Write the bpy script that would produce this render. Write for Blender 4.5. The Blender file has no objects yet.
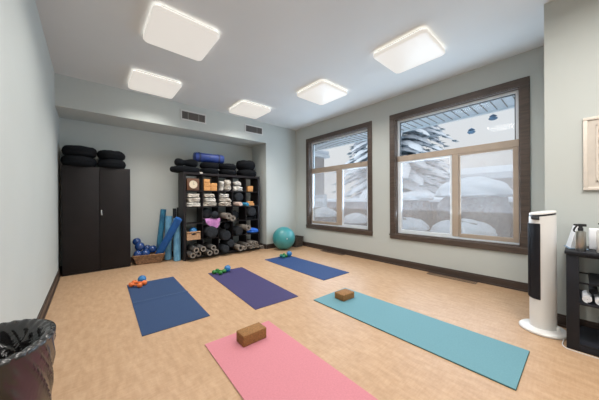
import bpy, bmesh, math, random
from mathutils import Vector, Matrix, noise
random.seed(7)
PI = math.pi
COL = bpy.context.scene.collection

# ------------------------------------------------------------------ materials
def mat(name, col, rough=.6, var=.08, scale=8.0, metal=0.0, bump=0.0, bscale=60.0, col2=None,
        stretch=(1, 1, 1), emit=None, estr=0.0, sheen=0.0, spec=0.5, coat=0.0, detail=4.0, trans=0.0, lo=.3, hi=.7):
    m = bpy.data.materials.new(name); m.use_nodes = True
    nt = m.node_tree; n = nt.nodes; l = nt.links
    b = n['Principled BSDF']
    tc = n.new('ShaderNodeTexCoord'); mp = n.new('ShaderNodeMapping'); mp.inputs['Scale'].default_value = stretch
    l.new(tc.outputs['Object'], mp.inputs['Vector'])
    nz = n.new('ShaderNodeTexNoise'); nz.inputs['Scale'].default_value = scale; nz.inputs['Detail'].default_value = detail
    l.new(mp.outputs['Vector'], nz.inputs['Vector'])
    cr = n.new('ShaderNodeValToRGB')
    cr.color_ramp.elements[0].position = lo; cr.color_ramp.elements[1].position = hi
    a = [max(0, c * (1 - var)) for c in col]; c2 = col2 if col2 else [min(1, c * (1 + var)) for c in col]
    cr.color_ramp.elements[0].color = (*a, 1); cr.color_ramp.elements[1].color = (*c2, 1)
    l.new(nz.outputs['Fac'], cr.inputs['Fac']); l.new(cr.outputs['Color'], b.inputs['Base Color'])
    b.inputs['Roughness'].default_value = rough; b.inputs['Metallic'].default_value = metal
    b.inputs['Specular IOR Level'].default_value = spec
    b.inputs['Coat Weight'].default_value = coat
    b.inputs['Sheen Weight'].default_value = sheen
    b.inputs['Transmission Weight'].default_value = trans
    if bump:
        nb = n.new('ShaderNodeTexNoise'); nb.inputs['Scale'].default_value = bscale; nb.inputs['Detail'].default_value = 3
        l.new(mp.outputs['Vector'], nb.inputs['Vector'])
        bp = n.new('ShaderNodeBump'); bp.inputs['Strength'].default_value = bump; bp.inputs['Distance'].default_value = .004
        l.new(nb.outputs['Fac'], bp.inputs['Height']); l.new(bp.outputs['Normal'], b.inputs['Normal'])
    if emit:
        b.inputs['Emission Color'].default_value = (*emit, 1); b.inputs['Emission Strength'].default_value = estr
    return m

def thin_mix(name, col, opacity, gloss=False):
    m = bpy.data.materials.new(name); m.use_nodes = True
    nt = m.node_tree; n = nt.nodes; l = nt.links
    n.remove(n['Principled BSDF']); out = n['Material Output']
    t = n.new('ShaderNodeBsdfTransparent'); mx = n.new('ShaderNodeMixShader')
    if gloss:
        g = n.new('ShaderNodeBsdfGlossy'); g.inputs['Roughness'].default_value = .02
        mx.inputs['Fac'].default_value = opacity
        t.inputs['Color'].default_value = (.93, .96, .97, 1)
    else:
        g = n.new('ShaderNodeBsdfDiffuse')
        tc = n.new('ShaderNodeTexCoord'); w = n.new('ShaderNodeTexNoise'); w.inputs['Scale'].default_value = 3.0
        l.new(tc.outputs['Object'], w.inputs['Vector'])
        mr = n.new('ShaderNodeMapRange'); mr.inputs['To Min'].default_value = opacity - .05; mr.inputs['To Max'].default_value = opacity + .05
        l.new(w.outputs['Fac'], mr.inputs['Value']); l.new(mr.outputs['Result'], mx.inputs['Fac'])
    g.inputs['Color'].default_value = (*col, 1)
    l.new(t.outputs[0], mx.inputs[1]); l.new(g.outputs[0], mx.inputs[2]); l.new(mx.outputs[0], out.inputs['Surface'])
    return m

def floor_material():
    m = bpy.data.materials.new('marbled_linoleum'); m.use_nodes = True
    nt = m.node_tree; n = nt.nodes; l = nt.links; b = n['Principled BSDF']
    tc = n.new('ShaderNodeTexCoord')
    def nz(scale, st, detail=6, rot=0):
        mp = n.new('ShaderNodeMapping'); mp.inputs['Scale'].default_value = st; mp.inputs['Rotation'].default_value = (0, 0, rot)
        l.new(tc.outputs['Object'], mp.inputs['Vector'])
        x = n.new('ShaderNodeTexNoise'); x.inputs['Scale'].default_value = scale; x.inputs['Detail'].default_value = detail
        x.inputs['Roughness'].default_value = .65
        l.new(mp.outputs['Vector'], x.inputs['Vector']); return x
    a = nz(22, (1, .30, 1)); c = nz(60, (.22, 1, 1)); d = nz(1.3, (1, 1, 1), 3)
    r1 = n.new('ShaderNodeValToRGB'); e = r1.color_ramp.elements
    e[0].position = .30; e[0].color = (.425, .272, .160, 1); e[1].position = .70; e[1].color = (.55, .372, .236, 1)
    l.new(a.outputs['Fac'], r1.inputs['Fac'])
    r2 = n.new('ShaderNodeValToRGB'); e = r2.color_ramp.elements
    e[0].position = .35; e[0].color = (.90, .85, .78, 1); e[1].position = .60; e[1].color = (1, 1, 1, 1)
    l.new(c.outputs['Fac'], r2.inputs['Fac'])
    r3 = n.new('ShaderNodeValToRGB'); e = r3.color_ramp.elements
    e[0].position = .3; e[0].color = (.94, .92, .9, 1); e[1].position = .7; e[1].color = (1, 1, 1, 1)
    l.new(d.outputs['Fac'], r3.inputs['Fac'])
    m1 = n.new('ShaderNodeMix'); m1.data_type = 'RGBA'; m1.blend_type = 'MULTIPLY'; m1.inputs['Factor'].default_value = .8
    l.new(r1.outputs[0], m1.inputs['A']); l.new(r2.outputs[0], m1.inputs['B'])
    m2 = n.new('ShaderNodeMix'); m2.data_type = 'RGBA'; m2.blend_type = 'MULTIPLY'; m2.inputs['Factor'].default_value = 1
    l.new(m1.outputs['Result'], m2.inputs['A']); l.new(r3.outputs[0], m2.inputs['B'])
    l.new(m2.outputs['Result'], b.inputs['Base Color'])
    b.inputs['Roughness'].default_value = .42; b.inputs['Specular IOR Level'].default_value = .35
    return m

M = {}
M['floor'] = floor_material()
M['wall'] = mat('grey_green_wall_paint', (.50, .53, .51), .75, .015, 2, bump=.05, bscale=180)
M['ceil'] = mat('ceiling_paint', (.62, .64, .64), .85, .02, 1.5, bump=.05, bscale=150)
M['base'] = mat('dark_stained_baseboard', (.050, .034, .027), .4, .25, 5, stretch=(1, 1, 12), bump=.05)
M['trim'] = mat('walnut_window_trim', (.075, .052, .040), .42, .3, 6, stretch=(1, 1, 8), bump=.06)
M['tan'] = mat('tan_window_sash_paint', (.40, .325, .26), .5, .06, 6)
M['vinyl'] = mat('white_vinyl', (.72, .77, .82), .4, .03, 6)
M['darkgap'] = mat('dark_rubber_gasket', (.03, .032, .035), .6, .1, 20)
M['glass'] = thin_mix('window_glass', (.9, .95, 1), .005, True)
M['screen'] = thin_mix('insect_screen_mesh', (.66, .66, .68), .28)
M['black'] = mat('black_painted_steel', (.0125, .010, .010), .5, .12, 5, bump=.02, spec=.2)
M['shelf'] = mat('black_brown_shelf_laminate', (.015, .012, .013), .45, .2, 6, stretch=(1, 1, 10), spec=.2)
M['chrome'] = mat('brushed_metal', (.50, .49, .46), .28, .08, 20, metal=1, stretch=(8, 8, 1))
M['blackfab'] = mat('black_cushion_fabric', (.008, .009, .011), .9, .25, 40, bump=.3, bscale=120, spec=.12)
M['greyfab'] = mat('charcoal_bolster_fabric', (.024, .027, .032), .85, .3, 30, bump=.3, bscale=100, spec=.15)
M['bluebag'] = mat('royal_blue_nylon', (.016, .045, .22), .42, .25, 12, bump=.25, bscale=30)
M['strap'] = mat('dark_navy_webbing', (.012, .02, .07), .7, .15, 40)
M['cream'] = mat('cream_woven_blanket', (.40, .34, .28), .95, .6, 34, col2=(.66, .61, .53), bump=.5, bscale=70, stretch=(.4, .4, 3), sheen=.2)
M['whitefab'] = mat('off_white_cotton', (.46, .44, .40), .95, .4, 18, bump=.5, bscale=60, sheen=.2)
M['brownweave'] = mat('brown_and_cream_striped_weave', (.17, .12, .085), .95, .3, 30, col2=(.62, .57, .50), bump=.5, bscale=70, stretch=(.4, .4, 3), lo=.42, hi=.56)
M['orange_block'] = mat('honey_cork', (.56, .27, .09), .75, .2, 60, bump=.2)
M['cork'] = mat('brown_cork', (.245, .115, .034), .8, .34, 90, bump=.35, bscale=140, detail=8)
M['clockwood'] = mat('reddish_brown_wood', (.14, .055, .022), .4, .3, 8, stretch=(1, 1, 8))
M['clockface'] = mat('cream_clock_face', (.72, .62, .46), .5, .05, 10)
M['roller'] = mat('grey_brown_foam', (.060, .054, .050), .85, .2, 70, bump=.3, bscale=150)
M['rollgrey'] = mat('taupe_rolled_mat_foam', (.20, .175, .15), .85, .15, 50, bump=.2)
M['pinkbeige'] = mat('pink_beige_mat_foam', (.62, .47, .41), .85, .1, 50, bump=.2)
M['turq'] = mat('turquoise_mat_foam', (.03, .27, .48), .8, .1, 50, bump=.2)
M['purplecloth'] = mat('lilac_purple_cloth', (.46, .19, .44), .85, .25, 14, bump=.3, sheen=.3)
M['bluecloth'] = mat('bright_blue_cloth', (.02, .13, .55), .8, .25, 14, bump=.3)
M['blueball'] = mat('glossy_blue_rubber', (.012, .045, .17), .25, .12, 6, coat=.3)
M['midblueball'] = mat('sky_blue_rubber', (.02, .15, .36), .35, .12, 6, coat=.2)
M['wicker'] = mat('brown_wicker', (.12, .06, .03), .75, .4, 30, col2=(.36, .20, .10), bump=.7, bscale=50, stretch=(1, 1, 3))
M['tanbox'] = mat('light_tan_wicker', (.42, .25, .14), .8, .2, 50, bump=.3)
M['rollA'] = mat('teal_blue_marbled_foam', (.012, .095, .22), .75, .3, 10, col2=(.05, .27, .42), stretch=(1, 1, .5), bump=.15)
M['rollB'] = mat('cobalt_blue_foam', (.008, .085, .30), .7, .15, 10, bump=.1)
M['rollD'] = mat('light_blue_marbled_foam', (.07, .25, .45), .75, .2, 14, col2=(.20, .45, .64), stretch=(1, 1, .5), bump=.15)
M['darkmat'] = mat('black_mat_foam', (.014, .014, .016), .8, .2, 30, bump=.1)
M['matnavy'] = mat('navy_blue_mat_foam', (.014, .042, .115), .78, .10, 120, bump=.25, bscale=220)
M['crease'] = mat('fold_highlight_navy', (.045, .085, .18), .8, .3, 60)  # paler navy, paints the highlight on the mat fold
M['matpurple'] = mat('dark_purple_mat_foam', (.036, .028, .105), .78, .10, 120, bump=.25, bscale=220)
M['matblue'] = mat('deep_blue_mat_foam', (.011, .043, .145), .78, .10, 120, bump=.25, bscale=220)
M['matteal'] = mat('teal_mat_foam', (.115, .262, .305), .75, .05, 90, bump=.2, bscale=220)
M['matgreen'] = mat('dark_green_mat_underside', (.02, .07, .06), .8, .1, 60)
M['matpink'] = mat('pink_mat_foam', (.54, .195, .228), .78, .05, 90, bump=.2, bscale=220)
M['matbeige'] = mat('beige_mat_underside', (.45, .30, .2), .8, .1, 60)
M['orangeneo'] = mat('orange_neoprene', (.72, .16, .035), .55, .1, 20)
M['greenneo'] = mat('green_neoprene', (.02, .17, .03), .5, .15, 20)
M['tealneo'] = mat('teal_green_neoprene', (.01, .17, .13), .5, .15, 20)
M['exball'] = mat('teal_vinyl', (.045, .255, .27), .38, .08, 4, coat=.15)
M['darkwire'] = mat('dark_woven_wire', (.05, .042, .036), .6, .6, 30, bump=.5, bscale=70)
M['white'] = mat('white_plastic', (.74, .73, .71), .35, .02, 5)
M['blackplastic'] = mat('black_plastic', (.015, .016, .02), .3, .1, 10)
M['tableblk'] = mat('black_painted_wood', (.012, .013, .018), .5, .2, 6, spec=.3)
M['paper'] = mat('white_card', (.82, .83, .86), .6, .02, 5)
M['towel'] = mat('white_terry_towel', (.74, .75, .78), .95, .08, 40, bump=.4, bscale=120)
M['grille'] = mat('black_grille_bars', (.010, .012, .020), .35, .1, 10)
M['peach'] = mat('pale_peach_cloth', (.72, .52, .46), .9, .1, 20, bump=.3)
M['frame'] = mat('pale_beige_picture_frame', (.68, .62, .55), .5, .05, 6, stretch=(1, 1, 4))
M['picmat'] = mat('grey_beige_mount', (.58, .53, .47), .8, .05, 12)
M['painting'] = mat('painted_canvas', (.42, .32, .22), .7, .5, 5, col2=(.78, .72, .62), stretch=(1, 1, 4))
M['binwhite'] = mat('cream_white_plastic', (.80, .79, .76), .4, .03, 5)
M['register'] = mat('brown_metal_register', (.06, .04, .03), .45, .2, 20)
M['ventdark'] = mat('dark_duct_interior', (.13, .115, .105), .7, .1, 10)
M['divider'] = mat('grey_enamel', (.26, .25, .235), .5, .05, 10)
M['ventwhite'] = mat('off_white_enamel', (.62, .62, .60), .45, .03, 10)
M['halo_glow'] = mat('added_halo_glow', (.6, .6, .58), .5, .01, 3, emit=(1.0, .93, .84), estr=2.8)  # glow added for the halo around each fixture
M['diffuser'] = mat('opal_acrylic_diffuser', (.25, .25, .245), .4, .01, 3, emit=(1.0, .93, .84), estr=.70)
M['fixture'] = mat('white_fixture_metal', (.55, .55, .54), .5, .02, 5)
M['snow'] = mat('snow', (.80, .84, .90), .9, .05, 3, bump=.3, bscale=6)
M['fence'] = mat('weathered_fence_boards', (.34, .29, .27), .8, .22, 5, stretch=(6, 6, .6), bump=.1)
M['housewall'] = mat('pale_stucco', (.58, .52, .49), .9, .05, 3)
M['soffit'] = mat('white_vented_soffit', (.84, .88, .92), .6, .04, 4)
M['needles'] = mat('blue_green_spruce_needles', (.36, .46, .53), .8, .3, 6)
M['bark'] = mat('grey_brown_bark', (.12, .09, .075), .9, .3, 10, bump=.5)
M['shrub'] = mat('grey_brown_twigs', (.26, .25, .26), .95, .4, 14, bump=.6, bscale=20)
M['feeder'] = mat('blue_grey_metal', (.16, .26, .38), .5, .2, 15)
def bag_material():
    m = mat('glossy_black_plastic_film', (.014, .013, .013), .27, .4, 5, bump=.5, bscale=22, spec=.6, coat=.25)
    b = m.node_tree.nodes['Principled BSDF']; b.inputs['Alpha'].default_value = 1.0
    return m
M['bag'] = bag_material()

# ------------------------------------------------------------------ mesh helper
class MB:
    def __init__(s): s.bm = bmesh.new()
    def box(s, x0, x1, y0, y1, z0, z1, bev=0, seg=2, mtx=None):
        r = bmesh.ops.create_cube(s.bm, size=1)
        vs = r['verts']
        T = Matrix.Translation(((x0 + x1) / 2, (y0 + y1) / 2, (z0 + z1) / 2)) @ Matrix.Diagonal((x1 - x0, y1 - y0, z1 - z0, 1))
        bmesh.ops.transform(s.bm, matrix=T, verts=vs)
        if bev:
            es = list({e for v in vs for e in v.link_edges})
            rr = bmesh.ops.bevel(s.bm, geom=es, offset=bev, segments=seg, affect='EDGES', profile=.5)
            vs = list(set(rr['verts']) | {v for v in vs if v.is_valid})
        if mtx: bmesh.ops.transform(s.bm, matrix=mtx, verts=vs)
        return s
    def rings(s, rings, close=True, cap0=True, cap1=True):
        vs = [[s.bm.verts.new(p) for p in r] for r in rings]
        n = len(vs[0])
        for a, b in zip(vs, vs[1:]):
            for i in range(n if close else n - 1):
                j = (i + 1) % n
                s.bm.faces.new((a[i], a[j], b[j], b[i]))
        if close and cap0 and n > 2: s.bm.faces.new(list(reversed(vs[0])))
        if close and cap1 and n > 2: s.bm.faces.new(vs[-1])
        return s
    def lathe(s, prof, seg=32, mtx=None, fn=None, cap0=True, cap1=True):
        mtx = mtx or Matrix.Identity(4); rs = []
        for r, z in prof:
            ring = []
            for i in range(seg):
                a = 2 * PI * i / seg; rr = max(r, .0004)
                if fn: rr, zz = fn(rr, z, a)
                else: zz = z
                ring.append(mtx @ Vector((rr * math.cos(a), rr * math.sin(a), zz)))
            rs.append(ring)
        return s.rings(rs, True, cap0, cap1)
    def tube(s, pts, r, seg=8):
        pts = [Vector(p) for p in pts]; rs = []
        rad = r if isinstance(r, (list, tuple)) else [r] * len(pts)
        up = None
        for i, p in enumerate(pts):
            d = (pts[min(i + 1, len(pts) - 1)] - pts[max(i - 1, 0)]).normalized()
            if up is None:
                up = Vector((0, 0, 1)) if abs(d.z) < .9 else Vector((1, 0, 0))
            x = d.cross(up).normalized(); y = x.cross(d).normalized(); up = y
            rs.append([p + (x * math.cos(2 * PI * k / seg) + y * math.sin(2 * PI * k / seg)) * rad[i] for k in range(seg)])
        return s.rings(rs)
    def ball(s, c, r, sub=3, sc=(1, 1, 1), disp=0, f=3):
        rr = bmesh.ops.create_icosphere(s.bm, subdivisions=sub, radius=1)
        for v in rr['verts']:
            p = v.co.copy(); k = 1 + (disp * noise.noise(p * f + Vector(c)) if disp else 0)
            v.co = Vector(c) + Vector((p.x * sc[0], p.y * sc[1], p.z * sc[2])) * r * k
        return s
    def pillow(s, c, size, k=5, cuts=11, ripple=0, layers=1, nz=0, nf=6, rotz=0, seed=0):
        t = bmesh.new(); bmesh.ops.create_cube(t, size=2)
        bmesh.ops.subdivide_edges(t, edges=t.edges[:], cuts=cuts, use_grid_fill=True)
        R = Matrix.Rotation(rotz, 3, 'Z')
        for v in t.verts:
            p = v.co.copy(); n = (abs(p.x) ** k + abs(p.y) ** k + abs(p.z) ** k) ** (1 / k); p = p / n
            side = max(abs(p.x), abs(p.y))
            q = Vector((p.x * size[0] / 2, p.y * size[1] / 2, p.z * size[2] / 2))
            if ripple:
                w = abs(math.sin((p.z + 1) / 2 * PI * layers)) ** .6
                e = 1 - ripple * (1 - w) * side ** 4
                q.x *= e; q.y *= e
            if nz:
                d = noise.noise_vector(q * nf + Vector((seed * 3.1, seed * 1.7, seed))) * nz
                d.z *= .4 if p.z > -.9 else 0
                q += d
            v.co = Vector(c) + R @ q
        me = bpy.data.meshes.new('t'); t.to_mesh(me); t.free(); s.bm.from_mesh(me); bpy.data.meshes.remove(me)
        return s
    def build(s, name, m, parent=None, loc=(0, 0, 0), rotz=0, smooth=35):
        bmesh.ops.recalc_face_normals(s.bm, faces=s.bm.faces[:])
        me = bpy.data.meshes.new(name); s.bm.to_mesh(me); s.bm.free()
        me.materials.append(M[m] if isinstance(m, str) else m)
        if smooth:
            me.polygons.foreach_set('use_smooth', [True] * len(me.polygons))
            me.set_sharp_from_angle(angle=math.radians(smooth))
        o = bpy.data.objects.new(name, me); COL.objects.link(o)
        o.location = loc; o.rotation_euler = (0, 0, rotz)
        if parent: o.parent = parent
        return o

def tag(o, label=None, cat=None, group=None, kind=None):
    if label: o['label'] = label
    if cat: o['category'] = cat
    if group: o['group'] = group
    if kind: o['kind'] = kind
    return o
def empty(name, loc=(0, 0, 0), rotz=0, label=None, cat=None, group=None, kind=None):
    o = bpy.data.objects.new(name, None); COL.objects.link(o); o.location = loc; o.rotation_euler = (0, 0, rotz)
    o.empty_display_size = .05
    return tag(o, label, cat, group, kind)
def dup(root, loc, rotz=None, label=None, group=None):
    r = root.copy(); COL.objects.link(r); r.location = loc
    if rotz is not None: r.rotation_euler = (0, 0, rotz)
    if label: r['label'] = label
    if group: r['group'] = group
    for ch in list(root.children):
        c = ch.copy(); COL.objects.link(c); c.parent = r
        for g in list(ch.children):
            d = g.copy(); COL.objects.link(d); d.parent = c
    return r
def struct(o): o['kind'] = 'structure'; return o

# ------------------------------------------------------------------ room shell
L, R, B, ZC, ZS, XA, YA = -.386, 4.361, 5.17, 3.167, 2.678, 3.377, 5.88
XB, YB, YF = 3.435, .222, -3.6      # wall bump on the right, wall behind the camera
WT = .2
def S(name, m, *boxes):
    b = MB()
    for bx in boxes: b.box(*bx)
    return struct(b.build(name, m, smooth=0))
S('floor', 'floor', (L - .15, R + WT, YF - .15, YA + .15, -.1, 0))
S('ceiling', 'ceil', (L - .15, R + WT, YF - .15, B + .001, ZC, ZC + .12))
S('wall_left', 'wall', (L - .15, L, YF - .15, YA + .15, 0, ZC))
S('wall_alcove', 'wall', (L, XA + .15, YA, YA + .15, 0, ZS))
S('wall_back', 'wall', (XA, R + WT, B, B + .15, 0, ZC), (XA, XA + .15, B + .15, YA, 0, ZS), (L, XA, B, YA + .15, ZS, ZC))
S('wall_front', 'wall', (L, R + WT, YF - .15, YF, 0, ZC))
S('wall_partition', 'wall', (XB, R, YF, YB, 0, ZC))
# window wall with two openings
W = [(.514, 2.271), (2.856, 4.635)]; OZ = (.585, 2.734)
S('wall_right', 'wall', (R, R + WT, YF, W[0][0], 0, ZC), (R, R + WT, W[0][1], W[1][0], 0, ZC), (R, R + WT, W[1][1], B, 0, ZC),
  (R, R + WT, W[0][0], W[0][1], 0, OZ[0]), (R, R + WT, W[0][0], W[0][1], OZ[1], ZC),
  (R, R + WT, W[1][0], W[1][1], 0, OZ[0]), (R, R + WT, W[1][0], W[1][1], OZ[1], ZC))
def baseboard(name, x0, x1, y0, y1, nx, ny):
    b = MB(); t = .016
    def run(a0, a1, z0, z1, th):
        if nx: b.box(min(x0, x0 + nx * th), max(x0, x0 + nx * th), y0, y1, z0, z1, .002, 1)
        else: b.box(x0, x1, min(y0, y0 + ny * th), max(y0, y0 + ny * th), z0, z1, .002, 1)
    run(0, 0, 0, .095, t); run(0, 0, .095, .115, t * .6); run(0, 0, 0, .022, t + .012)
    struct(b.build(name, 'base'))
baseboard('baseboard_left', L, L, YF, YA, 1, 0)
baseboard('baseboard_right', R, R, YB, B, -1, 0)
baseboard('baseboard_back', XA, R, B, B, 0, -1)
baseboard('baseboard_alcove', L, XA, YA, YA, 0, -1)
baseboard('baseboard_alcove_side', XA, XA, B, YA, -1, 0)
baseboard('baseboard_partition', XB, XB, YF, YB, -1, 0)
baseboard('baseboard_partition_end', XB, R, YB, YB, 0, 1)

# ------------------------------------------------------------------ windows
def window(n, y0, y1, flip):
    """y0<y1 opening; flip False: screened tan sash on the low-y half"""
    w = empty('window_%d' % n, (R, (y0 + y1) / 2, OZ[0])); w['kind'] = 'structure'
    cy = (y0 + y1) / 2; z0, z1 = OZ; h = z1 - z0; a, c = y0 - cy, y1 - cy
    b = MB(); t = .10
    b.box(-.022, 0, a - t, c + t, h, h + t, .004, 1); b.box(-.022, 0, a - t, a, 0, h, .004, 1); b.box(-.022, 0, c, c + t, 0, h, .004, 1)
    b.box(-.030, 0, a - t, c + t, -.092, 0, .004, 1)
    b.box(-.034, -.0, a - t - .012, c + t + .012, -.03, -.008, .004, 1)
    b.build('window_trim', 'trim', w)
    b = MB()   # jamb lining of the opening
    b.box(0, .10, a, a + .012, 0, h); b.box(0, .10, c - .012, c, 0, h); b.box(0, .10, a, c, h - .012, h); b.box(0, .10, a, c, 0, .012)
    b.build('jamb', 'trim', w)
    b = MB(); f = .04; x0, x1 = .075, .135; a2, c2 = a + .012, c - .012
    b.box(x0, x1, a2, a2 + f, .012, h - .012, .003, 1); b.box(x0, x1, c2 - f, c2, .012, h - .012, .003, 1)
    b.box(x0, x1, a2 + f, c2 - f, .012, .012 + f, .003, 1); b.box(x0, x1, a2 + f, c2 - f, h - .012 - f, h - .012, .003, 1)
    zt = 1.945 - z0
    b.build('vinyl_frame', 'vinyl', w)
    b = MB(); b.box(x0 + .01, x1 - .02, a2 + f, a2 + f + .012, zt, h - .05); b.box(x0 + .01, x1 - .02, c2 - f - .012, c2 - f, zt, h - .05)
    b.box(x0 + .01, x1 - .02, a2 + f, c2 - f, h - .066, h - .052); b.build('gasket', 'darkgap', w)
    mid = (1.297 - cy) if not flip else (3.66 - cy)
    b = MB(); b.box(x0 - .01, x1 - .005, a2 + .001, c2 - .001, zt, zt + .10, .004, 1); b.box(x0 - .01, x1 - .005, mid - .046, mid + .046, .05, zt, .004, 1)
    b.build('mullion', 'tan', w)
    lo, hi = (a2 + .012, mid - .05) if not flip else (mid + .05, c2 - .012)
    b = MB(); s = .06; xs = x0 - .004
    b.box(xs, xs + .035, lo, lo + s, .04, zt, .003, 1); b.box(xs, xs + .035, hi - .02, hi, .04, zt, .003, 1)
    b.box(xs, xs + .034, lo + s, hi - .02, .04, .04 + s, .003, 1); b.box(xs, xs + .034, lo + s, hi - .02, zt - .03, zt - .0005, .003, 1)
    sc = b.build('tan_sash', 'tan', w); tag(sc, 'tan sash frame of the screened half')
    b = MB()
    lo2, hi2 = (mid + .05, c2 - f) if not flip else (a2 + f, mid - .05)
    s = .028
    b.box(x0 + .0, x1 - .01, lo2, lo2 + s, .05, zt, .003, 1); b.box(x0, x1 - .01, hi2 - s, hi2, .05, zt, .003, 1)
    b.box(x0, x1 - .011, lo2 + s, hi2 - s, .0525, .05 + s, .003, 1); b.box(x0, x1 - .011, lo2 + s, hi2 - s, zt - s, zt - .0005, .003, 1)
    tag(b.build('white_sash', 'vinyl', w), 'white vinyl sash frame')
    b = MB(); b.box(.110, .113, a2 + f, c2 - f, zt + .05, h - .05); b.build('transom_pane', 'glass', w, smooth=0)
    for nm, p, q in (('pane', lo, hi), ('pane', lo2, hi2)):
        b = MB(); b.box(.118, .121, p + .02, q - .02, .06, zt); b.build(nm, 'glass', w, smooth=0)
        b = MB(); b.box(.090, .0906, p + .01, q - .01, .07, zt - .01); b.build('insect_screen', 'screen', w, smooth=0)
    return w
window(1, *W[0], False)
window(2, *W[1], True)

# ------------------------------------------------------------------ ceiling lights
def rounded_square(h, r, z, n=6):
    pts = []
    for cx, cy, a0 in ((h - r, h - r, 0), (-h + r, h - r, PI / 2), (-h + r, -h + r, PI), (h - r, -h + r, 1.5 * PI)):
        for k in range(n + 1):
            a = a0 + PI / 2 * k / n; pts.append((cx + r * math.cos(a), cy + r * math.sin(a), z))
    return pts
def make_light():
    t = empty('ceiling_light', (0, 0, ZC), 0, '', 'ceiling light', 'square ceiling lights')
    MB().rings([rounded_square(.30, .05, -.03), rounded_square(.30, .05, -.0005)]).build('mounting_base', 'fixture', t)
    MB().rings([rounded_square(.304, .05, -.0290), rounded_square(.332, .06, -.0290)], True, False, False).build('added_halo_ring', 'halo_glow', t)  # hidden glowing ring, added to light the ceiling around the diffuser
    MB().rings([rounded_square(.31, .05, -.074), rounded_square(.328, .06, -.070), rounded_square(.336, .062, -.058), rounded_square(.336, .062, -.034), rounded_square(.330, .06, -.030)]).build('diffuser', 'diffuser', t, smooth=50)
    return t
LP = [(.811, 3.005, 'square ceiling light nearest the camera, at the left above the navy mat'),
      (.823, 4.57, 'square ceiling light near the back wall above the black cabinet'),
      (2.567, 4.545, 'square ceiling light near the back wall beside the two air vents, above the shelf'),
      (3.147, 2.999, 'square ceiling light in front of the window wall between the two windows'),
      (3.15, 1.443, 'square ceiling light in front of the large window, rightmost in the photo'),
      (.811, 1.30, 'square ceiling light just above and behind the camera on the left'),
      (1.98, -.40, 'added unseen square ceiling light just behind the camera beside the partition wall'),  # this and the next two are added out of view to brighten the room
      (.811, -2.0, 'added unseen square ceiling light in the rear of the room on the left'),
      (2.3, -2.2, 'added unseen square ceiling light in the rear of the room near the partition wall')]
proto = make_light()
LAMP_E = 21.0
for i, (x, y, lab) in enumerate(LP):
    o = proto if i == 0 else dup(proto, (x, y, ZC))
    o.location = (x, y, ZC); o['label'] = lab
    ld = bpy.data.lights.new('panel_lamp', 'AREA'); ld.shape = 'SQUARE'; ld.size = .6; ld.energy = LAMP_E; ld.color = (1.0, .965, .92); ld.spread = math.radians(118 if i in (1, 2) else 155)
    if i >= 5: ld.energy = 60 if i == 6 else 30; ld.spread = math.radians(175)  # lamps out of view run stronger to lift the partition and walls
    lo = bpy.data.objects.new('panel_lamp', ld); COL.objects.link(lo); lo.location = (x, y, ZC - .08)
# daylight arriving through each window
for y0, y1 in W:
    ld = bpy.data.lights.new('window_daylight', 'AREA'); ld.shape = 'RECTANGLE'; ld.size = 2.1; ld.size_y = 1.7; ld.energy = 75; ld.color = (.66, .82, 1.0)
    lo = bpy.data.objects.new('window_daylight', ld); COL.objects.link(lo); lo.location = (R + .32, (y0 + y1) / 2, 1.6)
    lo.rotation_euler = (0, math.radians(112), 0)

# ------------------------------------------------------------------ air vents and floor registers
def air_vent(x0, x1, z0, z1, bars, label):
    t = empty('air_vent', ((x0 + x1) / 2, B, (z0 + z1) / 2), 0, label, 'air vent', 'wall air vents')
    w, h = (x1 - x0) / 2, (z1 - z0) / 2; f = .028
    b = MB(); b.box(-w, w, -.012, 0, h - f, h, .003, 1); b.box(-w, w, -.012, 0, -h, -h + f, .003, 1)
    b.box(-w, -w + f, -.012, 0, -h + f, h - f, .003, 1); b.box(w - f, w, -.012, 0, -h + f, h - f, .003, 1); b.build('frame', 'ventwhite', t)
    MB().box(-w + f, w - f, -.002, 0, -h + f, h - f).build('backing', 'ventdark', t, smooth=0)
    b = MB()
    n = 9
    for i in range(n):
        z = -h + f + (2 * h - 2 * f) * (i + .5) / n
        b.box(-w + f, w - f, -.010, -.003, z - .0025, z + .0025, mtx=Matrix.Translation((0, 0, 0)))
    b.build('louvers', 'ventdark', t, smooth=0)
    for u in bars:
        x = -w + f + (2 * w - 2 * f) * u; MB().box(x - .007, x + .007, -.0105, -.001, -h + f, h - f).build('divider', 'divider', t, smooth=0)
air_vent(1.37, 1.878, 2.842, 3.047, (.26, .72), 'larger white-framed air vent high on the back wall, left of the other one')
air_vent(2.783, 3.282, 2.842, 3.042, (.68,), 'smaller-looking white-framed air vent nearer the room corner')
def floor_register(x0, x1, y0, y1, label):
    t = empty('floor_register', ((x0 + x1) / 2, (y0 + y1) / 2, 0), 0, label, 'floor vent', 'brown floor registers')
    w, h = (x1 - x0) / 2, (y1 - y0) / 2
    b = MB(); b.box(-w, w, -h, -h + .015, 0, .006, .002, 1); b.box(-w, w, h - .015, h, 0, .006, .002, 1); b.box(-w, -w + .015, -h, h, 0, .006, .002, 1); b.box(w - .015, w, -h, h, 0, .006, .002, 1); b.build('frame', 'register', t)
    b = MB()
    for i in range(24): y = -h + .02 + (2 * h - .04) * (i + .5) / 24; b.box(-w + .015, w - .015, y - .005, y + .005, .0005, .004)
    b.build('grille', 'register', t, smooth=0)
floor_register(4.20, 4.325, .98, 1.654, 'long brown floor register below the large window')
floor_register(4.20, 4.325, 3.43, 4.10, 'brown floor register below the smaller-looking far window')

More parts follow.
